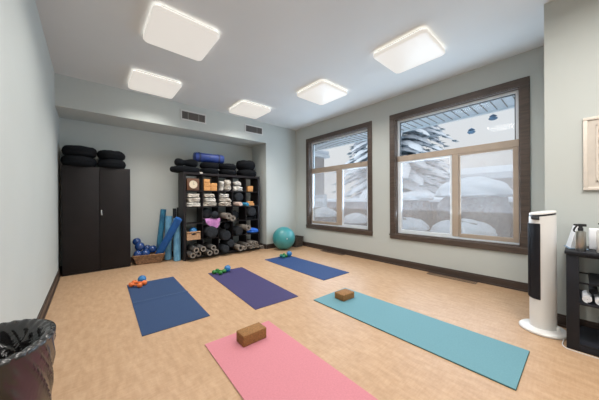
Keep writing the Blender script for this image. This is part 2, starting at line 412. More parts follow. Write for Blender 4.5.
# ------------------------------------------------------------------ black cabinet
t = empty('storage_cabinet', (.121, 5.69, 0), 0, 'tall black metal two-door storage cabinet in the left corner of the alcove', 'cabinet')
w, d, h = .463, .18, 1.83
b = MB(); b.box(-w, w, -d + .02, d, .05, h, .006, 2); b.build('body', 'black', t)
b = MB(); b.box(-w, w, -d + .02, d, 0, .055, .004, 1); b.build('plinth', 'black', t)
for sx in (-1, 1):
    b = MB(); x0, x1 = (-w + .004, -.002 + .014) if sx < 0 else (.002 + .014, w - .004)
    b.box(x0, x1, -d, -d + .022, .045, h - .022, .005, 2); dr = b.build('door', 'black', t)
    if sx > 0:
        b = MB(); b.box(.032, .048, -d - .006, -d, .985, 1.075, .004, 2); b.box(.034, .046, -d - .03, -d - .006, 1.045, 1.065, .004, 2)
        b.tube([(.040, -d - .026, 1.06), (.042, -d - .03, 1.03), (.048, -d - .026, .985)], [.008, .007, .005]); tag(b.build('handle', 'chrome', dr), 'silver lever handle')

# ------------------------------------------------------------------ floor cushions
def cushion_obj(rx, h, m='blackfab', seed=0, sq=1.0):
    t = empty('floor_cushion')
    b = MB(); prof = []
    N = 18
    for i in range(N + 1):
        a = -PI / 2 + PI * i / N
        r = rx - h / 2 + h / 2 * math.cos(a) ** .75 if abs(a) < PI / 2 - 1e-6 else rx - h / 2
        prof.append((r, h / 2 + h / 2 * math.sin(a)))
    prof = [(.002, .004)] + [(rx * .5, .0)] + prof + [(rx * .5, h * 1.02), (.002, h * .97)]
    def fn(r, z, a):
        q = noise.noise(Vector((math.cos(a) * 2, math.sin(a) * 2, z * 12 + seed * 5)))
        pl = .006 * math.sin(a * 26 + seed) * min(1, r / rx) * abs(2 * z / h - 1)
        return r * (1 + .03 * q) + pl, z + (.012 * q * (z / h))
    b.lathe(prof, 48, fn=fn); b.build('cover', m, t)
    b = MB(); b.lathe([(rx * 1.0, h * .5 - .006), (rx * 1.0 + .007, h * .5), (rx * 1.0, h * .5 + .006)], 48, cap0=False, cap1=False, fn=lambda r, z, a: (r * (1 + .03 * noise.noise(Vector((math.cos(a) * 2, math.sin(a) * 2, z * 12 + seed * 5)))), z)); b.build('piping', m, t)
    return t
c0 = cushion_obj(.228, .165, seed=1); c1 = cushion_obj(.205, .155, 'blackfab', seed=3); c2 = cushion_obj(.245, .16, seed=6)
G = 'black cushions on the cabinet'
def put(o, loc, rot, label, group, first=set()):
    if o.name not in first:
        first.add(o.name); o.location = loc; o.rotation_euler = (0, 0, rot); tag(o, label, 'floor cushion', group); return o
    r = dup(o, loc, rot, label, group); return r
H = 1.83
put(c0, (-.130, 5.64, H), 0, 'black round floor cushion, bottom of the left pair on the cabinet', G)
put(c0, (-.118, 5.64, H + .167), 1, 'black round floor cushion, top of the left pair on the cabinet', G)
put(c1, (.322, 5.64, H), 0, 'black round floor cushion, bottom of the right pair on the cabinet', G)
put(c1, (.312, 5.64, H + .157), 2, 'black round floor cushion, top of the right pair on the cabinet', G)

# ------------------------------------------------------------------ cube shelf
SX0, SX1, SY0, SY1, SZ = 1.445, 3.235, 5.26, 5.64, 1.82
RZ = [1.442, 1.099, .756, .413, .07]; CX = [SX0 + .05 + i * .3425 for i in range(5)]; CW = .327
t = empty('cube_shelf', ((SX0 + SX1) / 2, (SY0 + SY1) / 2, 0), 0, 'black five-column open cube shelf packed with yoga props', 'shelf')
ox, oy = (SX0 + SX1) / 2, (SY0 + SY1) / 2
def sb(nm, x0, x1, y0, y1, z0, z1): return MB().box(x0 - ox, x1 - ox, y0 - oy, y1 - oy, z0, z1, .0015, 1).build(nm, 'shelf', t)
sb('side_panel', SX0, SX0 + .048, SY0, SY1, 0, SZ - .048); sb('side_panel', SX1 - .048, SX1, SY0, SY1, 0, SZ - .048)
sb('top_panel', SX0, SX1, SY0, SY1, SZ - .048, SZ); sb('bottom_panel', SX0 + .048, SX1 - .048, SY0, SY1, .02, .07)
for i in range(1, 5): sb('upright_divider', CX[i] - .0155, CX[i] - .0005, SY0 + .004, SY1 - .004, .07, SZ - .048)
for r in range(4):
    for c in range(5):
        if r == 3 and c == 2: continue
        sb('shelf_board', CX[c], CX[c] + CW - .001, SY0 + .004, SY1 - .004, RZ[r] - .0155, RZ[r])
CC = [x + CW / 2 for x in CX]

# items inside ------------------------------------------------------
def tmesh(mb, name, m, label, cat, group=None, loc=(0, 0, 0), rotz=0):
    return tag(mb.build(name, m, None, loc, rotz), label, cat, group)
# clock
t = empty('mantel_clock', (CC[0] - .01, 5.33, RZ[0]), 0, 'square dark wooden clock with a round cream face in the top left cell', 'clock')
MB().box(-.125, .125, -.03, .06, 0, .255, .012, 2).build('case', 'clockwood', t)
rotx = Matrix.Translation((0, -.031, .128)) @ Matrix.Rotation(PI / 2, 4, 'X')
MB().lathe([(.001, .001), (.085, .001), (.085, .004), (.001, .004)], 40, rotx).build('dial', 'clockface', t)
MB().lathe([(.084, 0), (.084, .012), (.094, .012), (.094, 0)], 40, rotx, cap0=False, cap1=False).build('bezel', 'clockwood', t)
b = MB(); b.box(-.002, .002, -.038, -.036, .128, .18); b.box(-.002, .03, -.038, -.036, .126, .130)
b.build('clock_hands', 'blackplastic', t, smooth=0)
# cork blocks, honey coloured
def block(x, y, z, w, d, h, m, label, group, rz=0):
    return tmesh(MB().box(-w / 2, w / 2, -d / 2, d / 2, 0, h, .008, 3), 'yoga_block', m, label, 'yoga block', group, (x, y, z), rz)
g = 'honey coloured blocks in the shelf'
bx = CX[1] + .02
z0 = RZ[0] + .001
block(bx + .072, 5.36, z0, .14, .2, .084, 'orange_block', 'honey cork block, bottom left of the pile in the top row', g)
block(bx + .218, 5.36, z0, .14, .2, .084, 'orange_block', 'honey cork block, bottom right of the pile in the top row', g)
block(bx + .072, 5.36, z0 + .085, .14, .2, .084, 'orange_block', 'honey cork block, middle left of the pile in the top row', g)
block(bx + .222, 5.37, z0 + .085, .14, .2, .084, 'orange_block', 'honey cork block, top right of the pile in the top row', g)
block(bx + .065, 5.36, z0 + .170, .13, .2, .078, 'orange_block', 'honey cork block, topmost on the left of the pile in the top row', g)
block(CC[4] - .03, 5.36, z0, .15, .12, .14, 'orange_block', 'single honey cork block standing alone in the top right cell', g)
block(CC[4] - .045, 5.36, RZ[1] + .001, .22, .16, .06, 'orange_block', 'flat honey cork block at the bottom of the pair, second row at right', g)
block(CC[4] - .03, 5.36, RZ[1] + .062, .15, .14, .045, 'orange_block', 'small honey cork block on top of the pair, second row at right', g)
# blankets
def blanket(x, y, z, w, d, h, m, layers, label, group, seed, rz=0, k=6):
    return tmesh(MB().pillow((0, 0, h / 2), (w, d, h), k=k, cuts=15, ripple=.07, layers=layers, nz=.04, nf=11, seed=seed), 'folded_blanket', m, label, 'blanket', group, (x, y, z), rz)
g = 'folded blankets in the shelf'
for c, ms, nm in ((0, ('whitefab', 'cream', 'cream'), 'below the clock'), (1, ('cream', 'whitefab', 'cream'), 'below the honey cork blocks'), (2, ('brownweave', 'cream', 'whitefab'), 'third cell of the second row')):
    zz = RZ[1] + .002
    for k, pos in enumerate(('bottom', 'middle', 'top')):
        h = .092 if k < 2 else .08
        wd = .272 - .02 * k if c != 2 else (.28, .27, .22)[k]
        xo = (0, .005, -.015)[k] if c != 2 else (0, 0, -.025)[k]
        blanket(CC[c] + xo, 5.375, zz, wd, .25, h, ms[k], 2, 'cream folded blanket, %s of the pile %s' % (pos, nm), g, c * 4 + k, rz=(.04, -.05, .03)[k]); zz += h + .006
blanket(CC[2] - .085, 5.37, RZ[0] + .002, .135, .25, .225, 'whitefab', 3, 'off-white folded blanket standing on the left in the third top cell', g, 31, k=4)
blanket(CC[2] + .065, 5.37, RZ[0] + .002, .15, .26, .27, 'cream', 4, 'patterned cream blanket bundled on the right in the third top cell', g, 33, k=3.5)
blanket(CC[3] - .02, 5.37, RZ[0] + .002, .27, .25, .12, 'whitefab', 2, 'off-white blanket bundle at the bottom of the fourth top cell', g, 35, k=4)
blanket(CC[3] - .02, 5.37, RZ[0] + .128, .21, .22, .11, 'whitefab', 2, 'off-white rounded blanket bundle on top in the fourth top cell', g, 37, k=3)

# bolsters (axis along y)
def bolster(x, z, r, y0, ln, label, m='greyfab', group='dark bolsters in the shelf', cat='bolster'):
    t = empty('bolster', (x, y0, z), 0, label, cat, group)
    rot = Matrix.Rotation(-PI / 2, 4, 'X')
    prof = [(.002, r * .04), (r * .35, r * .03), (r * .7, r * .07), (r * .9, r * .18), (r * .985, r * .38), (r, r * .6), (r, ln - r * .4), (r * .9, ln - r * .12), (r * .6, ln), (.002, ln)]
    MB().lathe(prof, 32, rot, fn=lambda rr, zz, a: (rr * (1 + .02 * math.sin(5 * a + x * 30) * (zz > .03)), zz)).build('cover', m, t)
    MB().lathe([(r * .90, r * .15), (r * .935, r * .17), (r * .94, r * .215)], 32, rot, cap0=False, cap1=False).build('piping', 'blackfab', t)
    return t
def roll(x, z, r, y0, ln, m, label, turns=3, hole=.3, group='rolled mats in the shelf', cat='rolled mat', name='rolled_mat', loc=None, rot=None):
    mb = MB(); n = turns * 22; th = (r * (1 - hole)) / turns
    R0 = rot if rot else Matrix.Rotation(-PI / 2, 4, 'X')
    rings = []
    for i in range(n + 1):
        a = i / 22 * 2 * PI; ro = r - th * (i / 22) * .97; ri = max(ro - th * .80, .002)
        c, s_ = math.cos(a), math.sin(a)
        rings.append([R0 @ Vector((ro * c, ro * s_, 0)), R0 @ Vector((ro * c, ro * s_, ln)), R0 @ Vector((ri * c, ri * s_, ln)), R0 @ Vector((ri * c, ri * s_, 0))])
    mb.rings(rings)
    return tmesh(mb, name, m, label, cat, group, loc if loc else (x, y0, z))
def roller(x, z, r, y0, ln, label, hole=.42, m='roller', group='grey foam rollers at the foot of the shelf'):
    t = empty('foam_roller', (x, y0, z), 0, label, 'foam roller', group)
    rot = Matrix.Rotation(-PI / 2, 4, 'X')
    MB().lathe([(r * hole, .03), (r * hole, 0), (r * hole + .003, -.001), (r * .93, 0), (r, .006), (r, ln - .006), (r * .93, ln), (r * hole, ln), (r * hole, .03)], 28, rot, cap0=False, cap1=False).build('foam_tube', m, t)
    MB().lathe([(r * hole - .001, .002), (r * hole + .010, -.0016), (r * .9, -.0014), (r * .94, .001)], 28, rot, cap0=False, cap1=False).build('end_ring', 'rollgrey', t)
    return t
bolster(CC[3] - .01, RZ[1] + .212, .108, 5.23, .38, 'dark bolster above the pink and turquoise rolls, second row')
roll(CX[3] + .085, RZ[1] + .052, .050, 5.05, .55, 'pinkbeige', 'pinkish beige rolled mat protruding under a bolster in the second row')
roll(CX[3] + .262, RZ[1] + .043, .042, 5.05, .50, 'turq', 'small turquoise rolled mat end beside the pinkish roll')
# row 2
blanket(CC[1], 5.43, RZ[2] + .001, .30, .33, .07, 'blackfab', 2, 'flat black folded blanket under the purple cloth', g, 41)
bolster(CC[1] - .04, RZ[2] + .078 + .112, .110, 5.33, .28, 'large dark bolster above the purple cloth')
tmesh(MB().ball((0, 0, 0), .078, 3, (1, .95, 1), .04), 'exercise_ball', 'greyfab', 'small dark grey ball resting on the purple cloth in front of a bolster', 'ball', 'balls in the shelf', (CC[1] + .085, 5.245 + .008, RZ[2] + .156 + .003))
# purple cloth
b = MB(); NU, NV = 26, 22; rr = []
for i in range(NU + 1):
    u = i / NU; x = -.17 + .36 * u
    row = []
    for j in range(NV + 1):
        v = j / NV
        top = .075
        drop = (.02 + .19 * max(0, 1 - abs(u - .62) / .75) ** 1.3)
        fl = .10
        s = v * (fl + .05 + drop)
        if s < fl: y, z = fl - s, top
        else:
            q = s - fl; y = -.012 - .04 * math.sin(min(q / .05, 1) * PI / 2); z = top + .004 - q
        y -= .014 * math.sin(u * 15 + v * 2) * v
        z += .003 * math.sin(u * 21)
        row.append((x + .05 * v * (.62 - u), y, z))
    rr.append(row)
b.rings(rr, close=False)
pc = tmesh(b, 'purple_cloth', 'purplecloth', 'lilac purple cloth hanging over a shelf edge below the dark balls', 'cloth', None, (CC[1] + .02, SY0 + .03, RZ[2]))
sm = pc.modifiers.new('thick', 'SOLIDIFY'); sm.thickness = .004; sm.offset = 1
blanket(CC[2] - .05, 5.43, RZ[2] + .001, .2, .3, .055, 'blackfab', 1, 'flat black folded blanket beneath the taupe rolled mats', g, 43)
roll(CX[2] + .125, RZ[2] + .135, .073, 5.02, .58, 'rollgrey', 'taupe rolled mat protruding furthest, upper of the pair in the third row', 4, .35)
roll(CX[2] + .250, RZ[2] + .074, .071, 5.08, .52, 'rollgrey', 'taupe rolled mat beside and below the furthest protruding one', 4, .35)
bolster(CX[3] + .13, RZ[2] + .12, .115, 5.42, .2, 'dark bolster pushed deep into the fourth cell of the middle row')
blanket(CC[4] - .01, 5.43, RZ[2] + .001, .29, .3, .07, 'blackfab', 2, 'flat black folded blanket under the bolster in the middle row at right', g, 45)
bolster(CC[4] - .03, RZ[2] + .078 + .118, .117, 5.20, .4, 'dark bolster protruding from the right end of the middle row')
tmesh(MB().ball((0, 0, 0), .062, 3, (1, 1, 1), .04), 'exercise_ball', 'blackfab', 'small black ball beside the bolster at the right end of the middle row', 'ball', 'balls in the shelf', (CC[4] + .105, 5.35, RZ[2] + .135))
# row 3
t = empty('small_basket', (CC[0] - .02, 5.36, RZ[3]), 0, 'small tan basket with a handle slot in the fourth row at left', 'basket')
b = MB(); b.box(-.135, .135, -.12, -.108, .0, .10, .003, 1); b.box(-.135, -.05, -.12, -.108, .10, .155, .003, 1); b.box(.05, .135, -.12, -.108, .10, .155, .003, 1); b.box(-.135, .135, -.12, -.108, .135, .165, .003, 1)
b.box(-.135, .135, .108, .12, 0, .165, .003, 1); b.box(-.135, -.123, -.108, .108, 0, .165, .003, 1); b.box(.123, .135, -.108, .108, 0, .165, .003, 1); b.box(-.13, .13, -.11, .11, 0, .01)
b.build('basket_body', 'tanbox', t)
MB().box(-.14, .14, -.126, -.104, .155, .175, .006, 2).build('rim', 'tanbox', t)
tmesh(MB().ball((0, 0, 0), .078, 4), 'exercise_ball', 'midblueball', 'sky blue ball sitting in the small tan basket', 'ball', 'balls in the shelf', (CC[0] - .005, 5.35, RZ[3] + .175))
bolster(CC[1] - .005, RZ[3] + .133, .13, 5.14, .46, 'largest dark bolster end, directly below the purple cloth')
bolster(CC[2] - .035, .445, .115, 5.13, .46, 'dark bolster end in the third column, topmost of the protruding pile')
bolster(CC[2] + .075, .635, .075, 5.36, .26, 'narrow dark bolster recessed high in the third column')
bolster(CX[3] + .115, RZ[3] + .105, .102, 5.16, .44, 'dark bolster beside the fat taupe roll in the fourth row')
roll(CX[3] + .252, RZ[3] + .187, .068, 5.00, .58, 'rollgrey', 'fat taupe rolled mat above the dark bolsters in the fourth row', 3, .42)
tmesh(MB().pillow((0, 0, .07), (.24, .22, .13), k=3, cuts=13, ripple=.15, layers=2, nz=.05, nf=7, seed=9), 'blue_cloth', 'bluecloth', 'crumpled bright blue cloth in the lower right cell', 'cloth', None, (CC[4] + .02, 5.30, RZ[3] + .004))
# row 4
gy = [(.068, .062, 5.06, 'bottom left corner'), (.232, .062, 5.12, 'bottom, second from the left')]
RR = .058
roller(CX[0] + .068, RZ[4] + .0595, RR, 5.06, .5, 'grey foam roller on the bottom at the far left of the shelf')
roller(CX[0] + .205, RZ[4] + .0595, RR, 5.15, .42, 'grey foam roller on the bottom, second from the left')
roller(CX[0] + .132, RZ[4] + .158, RR, 5.05, .5, 'grey foam roller resting on the two leftmost ones')
roller(CX[0] + .262, RZ[4] + .170, RR, 5.03, .5, 'grey foam roller highest up in the bottom left cell')
roller(CX[1] + .070, RZ[4] + .0595, RR, 5.08, .5, 'grey foam roller on the bottom at the left of the second column')
roller(CX[1] + .215, RZ[4] + .0595, RR, 5.10, .5, 'grey foam roller on the bottom at the right of the second column')
roller(CX[1] + .150, RZ[4] + .1565, RR, 5.08, .5, 'grey foam roller resting on two others in the second column')
bolster(CX[2] + .088, .158, .087, 5.08, .5, 'dark bolster end lowest in the third column')
bolster(CX[2] + .232, .258, .086, 5.12, .46, 'dark bolster end at mid height in the third column')
roll(CX[3] + .085, RZ[4] + .076, .075, 5.06, .5, 'rollgrey', 'taupe rolled mat with a wide hole on the bottom shelf', 2, .55)
for k, (xx, zz, rr_, nm) in enumerate(((.215, .047, .045, 'left of a bottom shelf trio'), (.280, .112, .044, 'crown of a bottom shelf trio'))):
    roller(CX[3] + xx, RZ[4] + zz, rr_, 5.10, .45, 'narrow taupe foam tube, ' + nm, .5, 'rollgrey', 'narrow foam tubes in the shelf')
for k, (xx, zz, nm) in enumerate(((.05, .046, 'bottom row, left, in the last column'), (.142, .046, 'bottom row, middle, in the last column'), (.234, .046, 'bottom row, right, in the last column'), (.096, .126, 'second layer, left, in the last column'), (.188, .126, 'second layer, right, in the last column'))):
    roller(CX[4] + xx, RZ[4] + zz, .044, 5.12 + .02 * (k % 2), .45, 'narrow taupe foam tube, ' + nm, .5, 'rollgrey', 'narrow foam tubes in the shelf')
roller(3.292, .047, .045, 5.22, .45, 'narrow taupe foam tube on the floor outside the right end of the shelf', .5, 'rollgrey', 'narrow foam tubes in the shelf')

# on top of the shelf
g = 'black cushions on top of the shelf'
HT = SZ
c3 = cushion_obj(.29, .12, seed=11); c3.scale = (1, .66, 1)
put(c3, (1.535, 5.45, HT), 0, 'wide black cushion at the left end of the shelf top, overhanging its edge', g)
c4 = cushion_obj(.205, .125, seed=14)
put(c4, (2.045, 5.46, HT), 0, 'black round cushion directly under the blue bag, bottom of its pair', g)
put(c4, (2.055, 5.46, HT + .127), 1, 'black round cushion directly under the blue bag, top of its pair', g)
c6 = cushion_obj(.21, .13, seed=15)
put(c6, (2.475, 5.45, HT), 0, 'black round cushion just right of the blue bag, bottom of its pair', g)
put(c6, (2.465, 5.45, HT + .132), 1, 'black round cushion just right of the blue bag, top of its pair', g)
put(c2, (2.975, 5.45, HT), 0, 'wide black round cushion, bottom of the rightmost pair on the shelf top', g)
c5 = cushion_obj(.235, .225, seed=19)
put(c5, (2.955, 5.45, HT + .163), 0, 'thick domed black cushion, top of the rightmost pair on the shelf top', g)
b = MB(); rs = []   # waisted neck cushion lying across
for i in range(25):
    u = i / 24; x = -.235 + .47 * u
    r = .088 * (1 - .35 * math.exp(-((u - .42) / .16) ** 2)) * math.sqrt(max(.02, 1 - (abs(2 * u - 1)) ** 6))
    rs.append([(x, r * 1.25 * math.cos(a * 2 * PI / 20), 0.088 + r * math.sin(a * 2 * PI / 20)) for a in range(20)])
b.rings(rs)
tmesh(b, 'neck_cushion', 'blackfab', 'black waisted cushion lying on the wide cushion at the left end of the shelf top', 'cushion', None, (1.555, 5.44, HT + .121), 0)
# blue rolled bag
t = empty('yoga_mat_bag', (2.045, 5.45, HT + .254 + .107), 0, 'royal blue zipped cylindrical bag lying on top of the black cushions', 'bag')
t.rotation_euler = (0, -.0, 0)
ry = Matrix.Rotation(PI / 2, 4, 'Y')
MB().lathe([(.002, -.325), (.07, -.325), (.092, -.315), (.10, -.29), (.10, .29), (.092, .315), (.07, .325), (.002, .325)], 36, ry, fn=lambda r, z, a: (r * (1 + .035 * noise.noise(Vector((math.cos(a) * 1.5, math.sin(a) * 1.5, z * 8)))), z)).build('bag_body', 'bluebag', t)
for xx in (-.23, .2): MB().lathe([(.101, xx - .018), (.106, xx - .018), (.106, xx + .018), (.101, xx + .018)], 36, ry, cap0=False, cap1=False).build('strap', 'strap', t)
MB().lathe([(.085, -.326), (.089, -.330), (.093, -.320)], 36, ry, cap0=False, cap1=False).build('end_piping', 'strap', t)
t = tmesh(MB().box(-.030, .030, -.003, 0, 0, .032, .001, 1), 'paper_tag', 'picmat', 'small pale paper tag on the front edge of the shelf top', 'tag', None, (1.80, SY0 - .001, SZ - .018))

# ------------------------------------------------------------------ wicker basket with blue balls
bkx, bky, brz = .905, 5.635, -.20
t = empty('wicker_basket', (bkx, bky, 0), brz, 'low brown wicker basket full of blue balls beside the cabinet', 'basket')
def brect(hw, hd, z, n=10, amp=0, ph=0):
    pts = []
    for (x0, y0), (x1, y1) in zip([(-hw, -hd), (hw, -hd), (hw, hd), (-hw, hd)], [(hw, -hd), (hw, hd), (-hw, hd), (-hw, -hd)]):
        for k in range(n):
            u = k / n; a = amp * math.sin((k + ph) * PI); nx, ny = (y1 - y0), -(x1 - x0); ll = math.hypot(nx, ny)
            amp2 = amp * (1 if (k + ph) % 2 == 0 else -1)
            pts.append((x0 + (x1 - x0) * u + nx / ll * amp2, y0 + (y1 - y0) * u + ny / ll * amp2, z))
    return pts
b = MB(); rs = []
NL = 12
for i in range(NL * 2 + 1):
    u = i / (NL * 2); z = .005 + .165 * u; bulge = .004 * (1 if i % 2 else 0)
    rs.append(brect(.205 + .055 * u + bulge, .125 + .035 * u + bulge, z, 14, .003, (i // 2) % 2))
for i in range(NL * 2, -1, -4):
    u = i / (NL * 2); z = .012 + .158 * u
    rs.append(brect(.190 + .055 * u, .110 + .035 * u, z, 14))
b.rings(rs); b.build('woven_body', 'wicker', t)
b = MB(); pts = brect(.262, .162, .174, 14); b.tube(pts + [pts[0]], .013, 8); b.build('rim', 'wicker', t)
g = 'blue balls in the wicker basket'
bb = [((.705, 5.735, .425), .072, 'dark blue ball at the top left rear of the basket pile'), ((.745, 5.655, .335), .085, 'large dark blue ball in the middle left of the basket pile'),
      ((.955, 5.62, .262), .075, 'dark blue ball at the right of the basket, against the rolls'), ((.83, 5.575, .205), .078, 'brightest blue ball at the front centre of the basket'),
      ((.705, 5.60, .20), .072, 'dark blue ball at the front left corner of the basket'), ((.88, 5.72, .27), .072, 'dark blue ball at the rear centre of the basket')]
for c, r, lab in bb:
    t = empty('exercise_ball', c, 0, lab, 'ball', g)
    MB().ball((0, 0, 0), r, 4).build('ball_skin', 'blueball', t)
    MB().ball((r * .3, -r * .93, r * .15), .006, 2).build('valve', 'strap', t)

# ------------------------------------------------------------------ leaning rolls
def stand_roll(p0, p1, r, m, label, turns=3, g='rolled blue mats beside the shelf'):
    p0, p1 = Vector(p0), Vector(p1); d = p1 - p0
    rot = d.to_track_quat('Z', 'Y').to_matrix().to_4x4()
    return roll(0, 0, r, 0, d.length, m, label, turns, .25, g, loc=tuple(p0), rot=rot)
stand_roll((1.085, 5.812, .008), (1.20, 5.812, 1.05), .060, 'rollA', 'tall teal marbled rolled mat leaning on the alcove wall, leftmost of the rolls')
stand_roll((1.010, 5.610, .03), (1.360, 5.255, .87), .078, 'rollB', 'plain cobalt blue rolled mat leaning diagonally across the others')
stand_roll((1.235, 5.60, .01), (1.270, 5.655, .91), .072, 'rollD', 'light blue marbled rolled mat standing behind the diagonal one')
stand_roll((1.362, 5.405, .005), (1.368, 5.45, .87), .072, 'rollD', 'light blue marbled rolled mat standing upright against the shelf side')
stand_roll((1.41, 5.80, .01), (1.42, 5.83, 1.06), .04, 'darkmat', 'thin black rolled mat standing beside the shelf, left one', 2, 'black rolls behind the blue ones')
stand_roll((1.50, 5.76, .01), (1.51, 5.80, 1.08), .055, 'darkmat', 'thin black rolled mat standing beside the shelf, right one', 2, 'black rolls behind the blue ones')

# ------------------------------------------------------------------ yoga mats on the floor
def yoga_mat(x, y, a, w, l, m, label, under=None, fold=False):
    a = math.radians(a)
    t = empty('yoga_mat', (x, y, 0), a, label, 'yoga mat', 'unrolled yoga mats on the floor')
    NU, NV = 12, 48; th = .006; z0 = .0035 if under else .0005
    b = MB(); rs = []
    def pt(u, v, top):
        z = z0 + (th if top else 0)
        if fold: z += .012 * math.exp(-((v - .49) / .014) ** 2)
        z += .0008 * noise.noise(Vector((u * 3, v * 7, x)))* (1 if top else 0)
        return (u * w, -v * l, z)
    for j in range(NV + 1):
        v = j / NV; rs.append([pt(i / NU, v, True) for i in range(NU + 1)] + [pt(i / NU, v, False) for i in range(NU, -1, -1)])
    b.rings(rs); b.build('top_layer' if under else 'mat_sheet', m, t)
    if fold:  # thin strip with the fold's highlight put into its colour
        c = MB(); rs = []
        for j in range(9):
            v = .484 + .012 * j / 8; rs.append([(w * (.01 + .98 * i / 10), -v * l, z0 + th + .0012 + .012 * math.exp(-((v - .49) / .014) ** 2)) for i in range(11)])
        c.rings(rs, close=False); tag(c.build('fold_highlight', 'crease', t), 'paler painted highlight along the fold')
    if under: MB().box(-.003, w + .003, -l - .003, .003, .0003, .004, .0008, 1).build('underside', under, t)
    return t
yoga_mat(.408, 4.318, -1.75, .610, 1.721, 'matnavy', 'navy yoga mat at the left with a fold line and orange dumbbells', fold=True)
yoga_mat(1.504, 4.092, -3.46, .606, 1.712, 'matpurple', 'dark purple yoga mat in the middle with green dumbbells on it')
yoga_mat(2.725, 4.251, -1.09, .613, 1.699, 'matblue', 'deep blue yoga mat furthest from the camera near the teal ball')
yoga_mat(2.072, 2.134, -.43, .604, 1.864, 'matteal', 'teal yoga mat with dark green underside and a cork block at its end', 'matgreen')
yoga_mat(.735, 2.087, -1.86, .632, 1.80, 'matpink', 'pink yoga mat nearest the camera with a cork block on it', 'matbeige')
def cork(x, y, rz, w, d, h, label):
    return tmesh(MB().box(-w / 2, w / 2, -d / 2, d / 2, 0, h, .007, 3), 'cork_block', 'cork', label, 'yoga block', 'brown cork blocks on the mats', (x, y, .0112), rz)
cork(1.070, 1.885, .0, .228, .13, .092, 'brown cork block on the pink mat')
cork(2.392, 1.915, -.05, .20, .15, .075, 'brown cork block on the teal mat')

# ------------------------------------------------------------------ dumbbells and small balls on the mats
def dumbbell(p, q, m, label, g, z=.007):
    p, q = Vector((*p, 0)), Vector((*q, 0)); d = q - p; n = d.normalized(); c = (p + q) / 2
    ln = .10; t = empty('dumbbell', (c.x, c.y, z + .0325), math.atan2(n.y, n.x), label, 'dumbbell', g)
    ry = Matrix.Rotation(PI / 2, 4, 'Y'); hl = d.length / 2
    MB().lathe([(.0135, -hl), (.0125, -.02), (.0145, 0), (.0125, .02), (.0135, hl)], 16, ry).build('handle', m, t)
    for s in (-1, 1):
        c0 = s * hl
        MB().lathe([(.002, c0 - .030), (.022, c0 - .029), (.031, c0 - .018), (.0325, c0), (.031, c0 + .018), (.022, c0 + .029), (.002, c0 + .030)], 8, ry @ Matrix.Rotation(PI / 8, 4, 'Z')).build('weight_head', m, t, smooth=50)
    return t
dumbbell((.492, 4.262), (.600, 4.150), 'orangeneo', 'orange dumbbell beside the blue ball, rear one of the pair on the navy mat', 'orange dumbbells')
dumbbell((.446, 4.180), (.532, 4.072), 'orangeneo', 'orange dumbbell nearer the mat corner, front one of the pair on the navy mat', 'orange dumbbells')
dumbbell((1.640, 4.03), (1.712, 3.92), 'greenneo', 'green dumbbell beside the blue ball, rear one of the pair on the purple mat', 'green dumbbells on the purple mat')
dumbbell((1.565, 3.985), (1.625, 3.870), 'greenneo', 'green dumbbell nearer the corner, front one of the pair on the purple mat', 'green dumbbells on the purple mat')
dumbbell((3.165, 4.10), (3.20, 4.215), 'greenneo', 'green dumbbell at the far end of the deep blue mat, left of its pair', 'green dumbbells on the deep blue mat')
dumbbell((3.080, 4.075), (3.105, 4.195), 'tealneo', 'teal green dumbbell at the far end of the deep blue mat', 'green dumbbells on the deep blue mat')
def small_ball(x, y, r, label, z=.0075):
    t = empty('exercise_ball', (x, y, z + r), 0, label, 'ball', 'small blue balls on the mats')
    MB().ball((0, 0, 0), r, 4).build('ball_skin', 'midblueball', t)
    MB().ball((0, -r * .7, r * .7), .005, 2).build('valve', 'strap', t)
small_ball(.588, 4.275, .056, 'small blue ball behind the orange dumbbells')
small_ball(1.785, 3.955, .056, 'small blue ball beside the green dumbbells on the purple mat')
small_ball(3.262, 4.110, .060, 'small blue ball at the far end of the deep blue mat')

# ------------------------------------------------------------------ exercise ball, wastebasket
t = empty('stability_ball', (3.668, 4.835, .282), 0, 'large teal stability ball in front of the room corner', 'exercise ball')
b = MB(); b.ball((0, 0, 0), .28, 5)
for v in b.bm.verts:
    zz = v.co.z / .28
    v.co *= 1 + .0025 * math.cos(zz * 34) * (abs(zz) > .35)
b.build('ball_skin', 'exball', t); MB().lathe([(.002, .004), (.014, .004), (.016, 0)], 16, Matrix.Translation((-.10, -.2605, .02)) @ Matrix.Rotation(PI / 2, 4, 'X')).build('valve', 'white', t)
t = empty('wastebasket', (4.155, 4.935, 0), 0, 'small dark woven wastebasket in the corner beside the teal ball', 'wastebasket')
b = MB(); rs = []
for i in range(21):
    u = i / 20; rs.append([(x, y, z) for x, y, z in rounded_square(.125 + .022 * u + (.002 if i % 2 else 0), .04, .002 + .25 * u, 4)])
for u in (1, .5, .05): rs.append(rounded_square(.120 + .022 * u, .04, .002 + .25 * u, 4))
b.rings(rs); b.build('woven_body', 'darkwire', t)
b = MB(); p = rounded_square(.150, .042, .256, 4); b.tube(p + [p[0]], .008, 8); b.build('rim', 'base', t)
b = MB(); b.box(-.10, .10, -.1475, -.1435, .19, .215, .002, 1); tag(b.build('band', 'roller', t), 'lighter woven band')

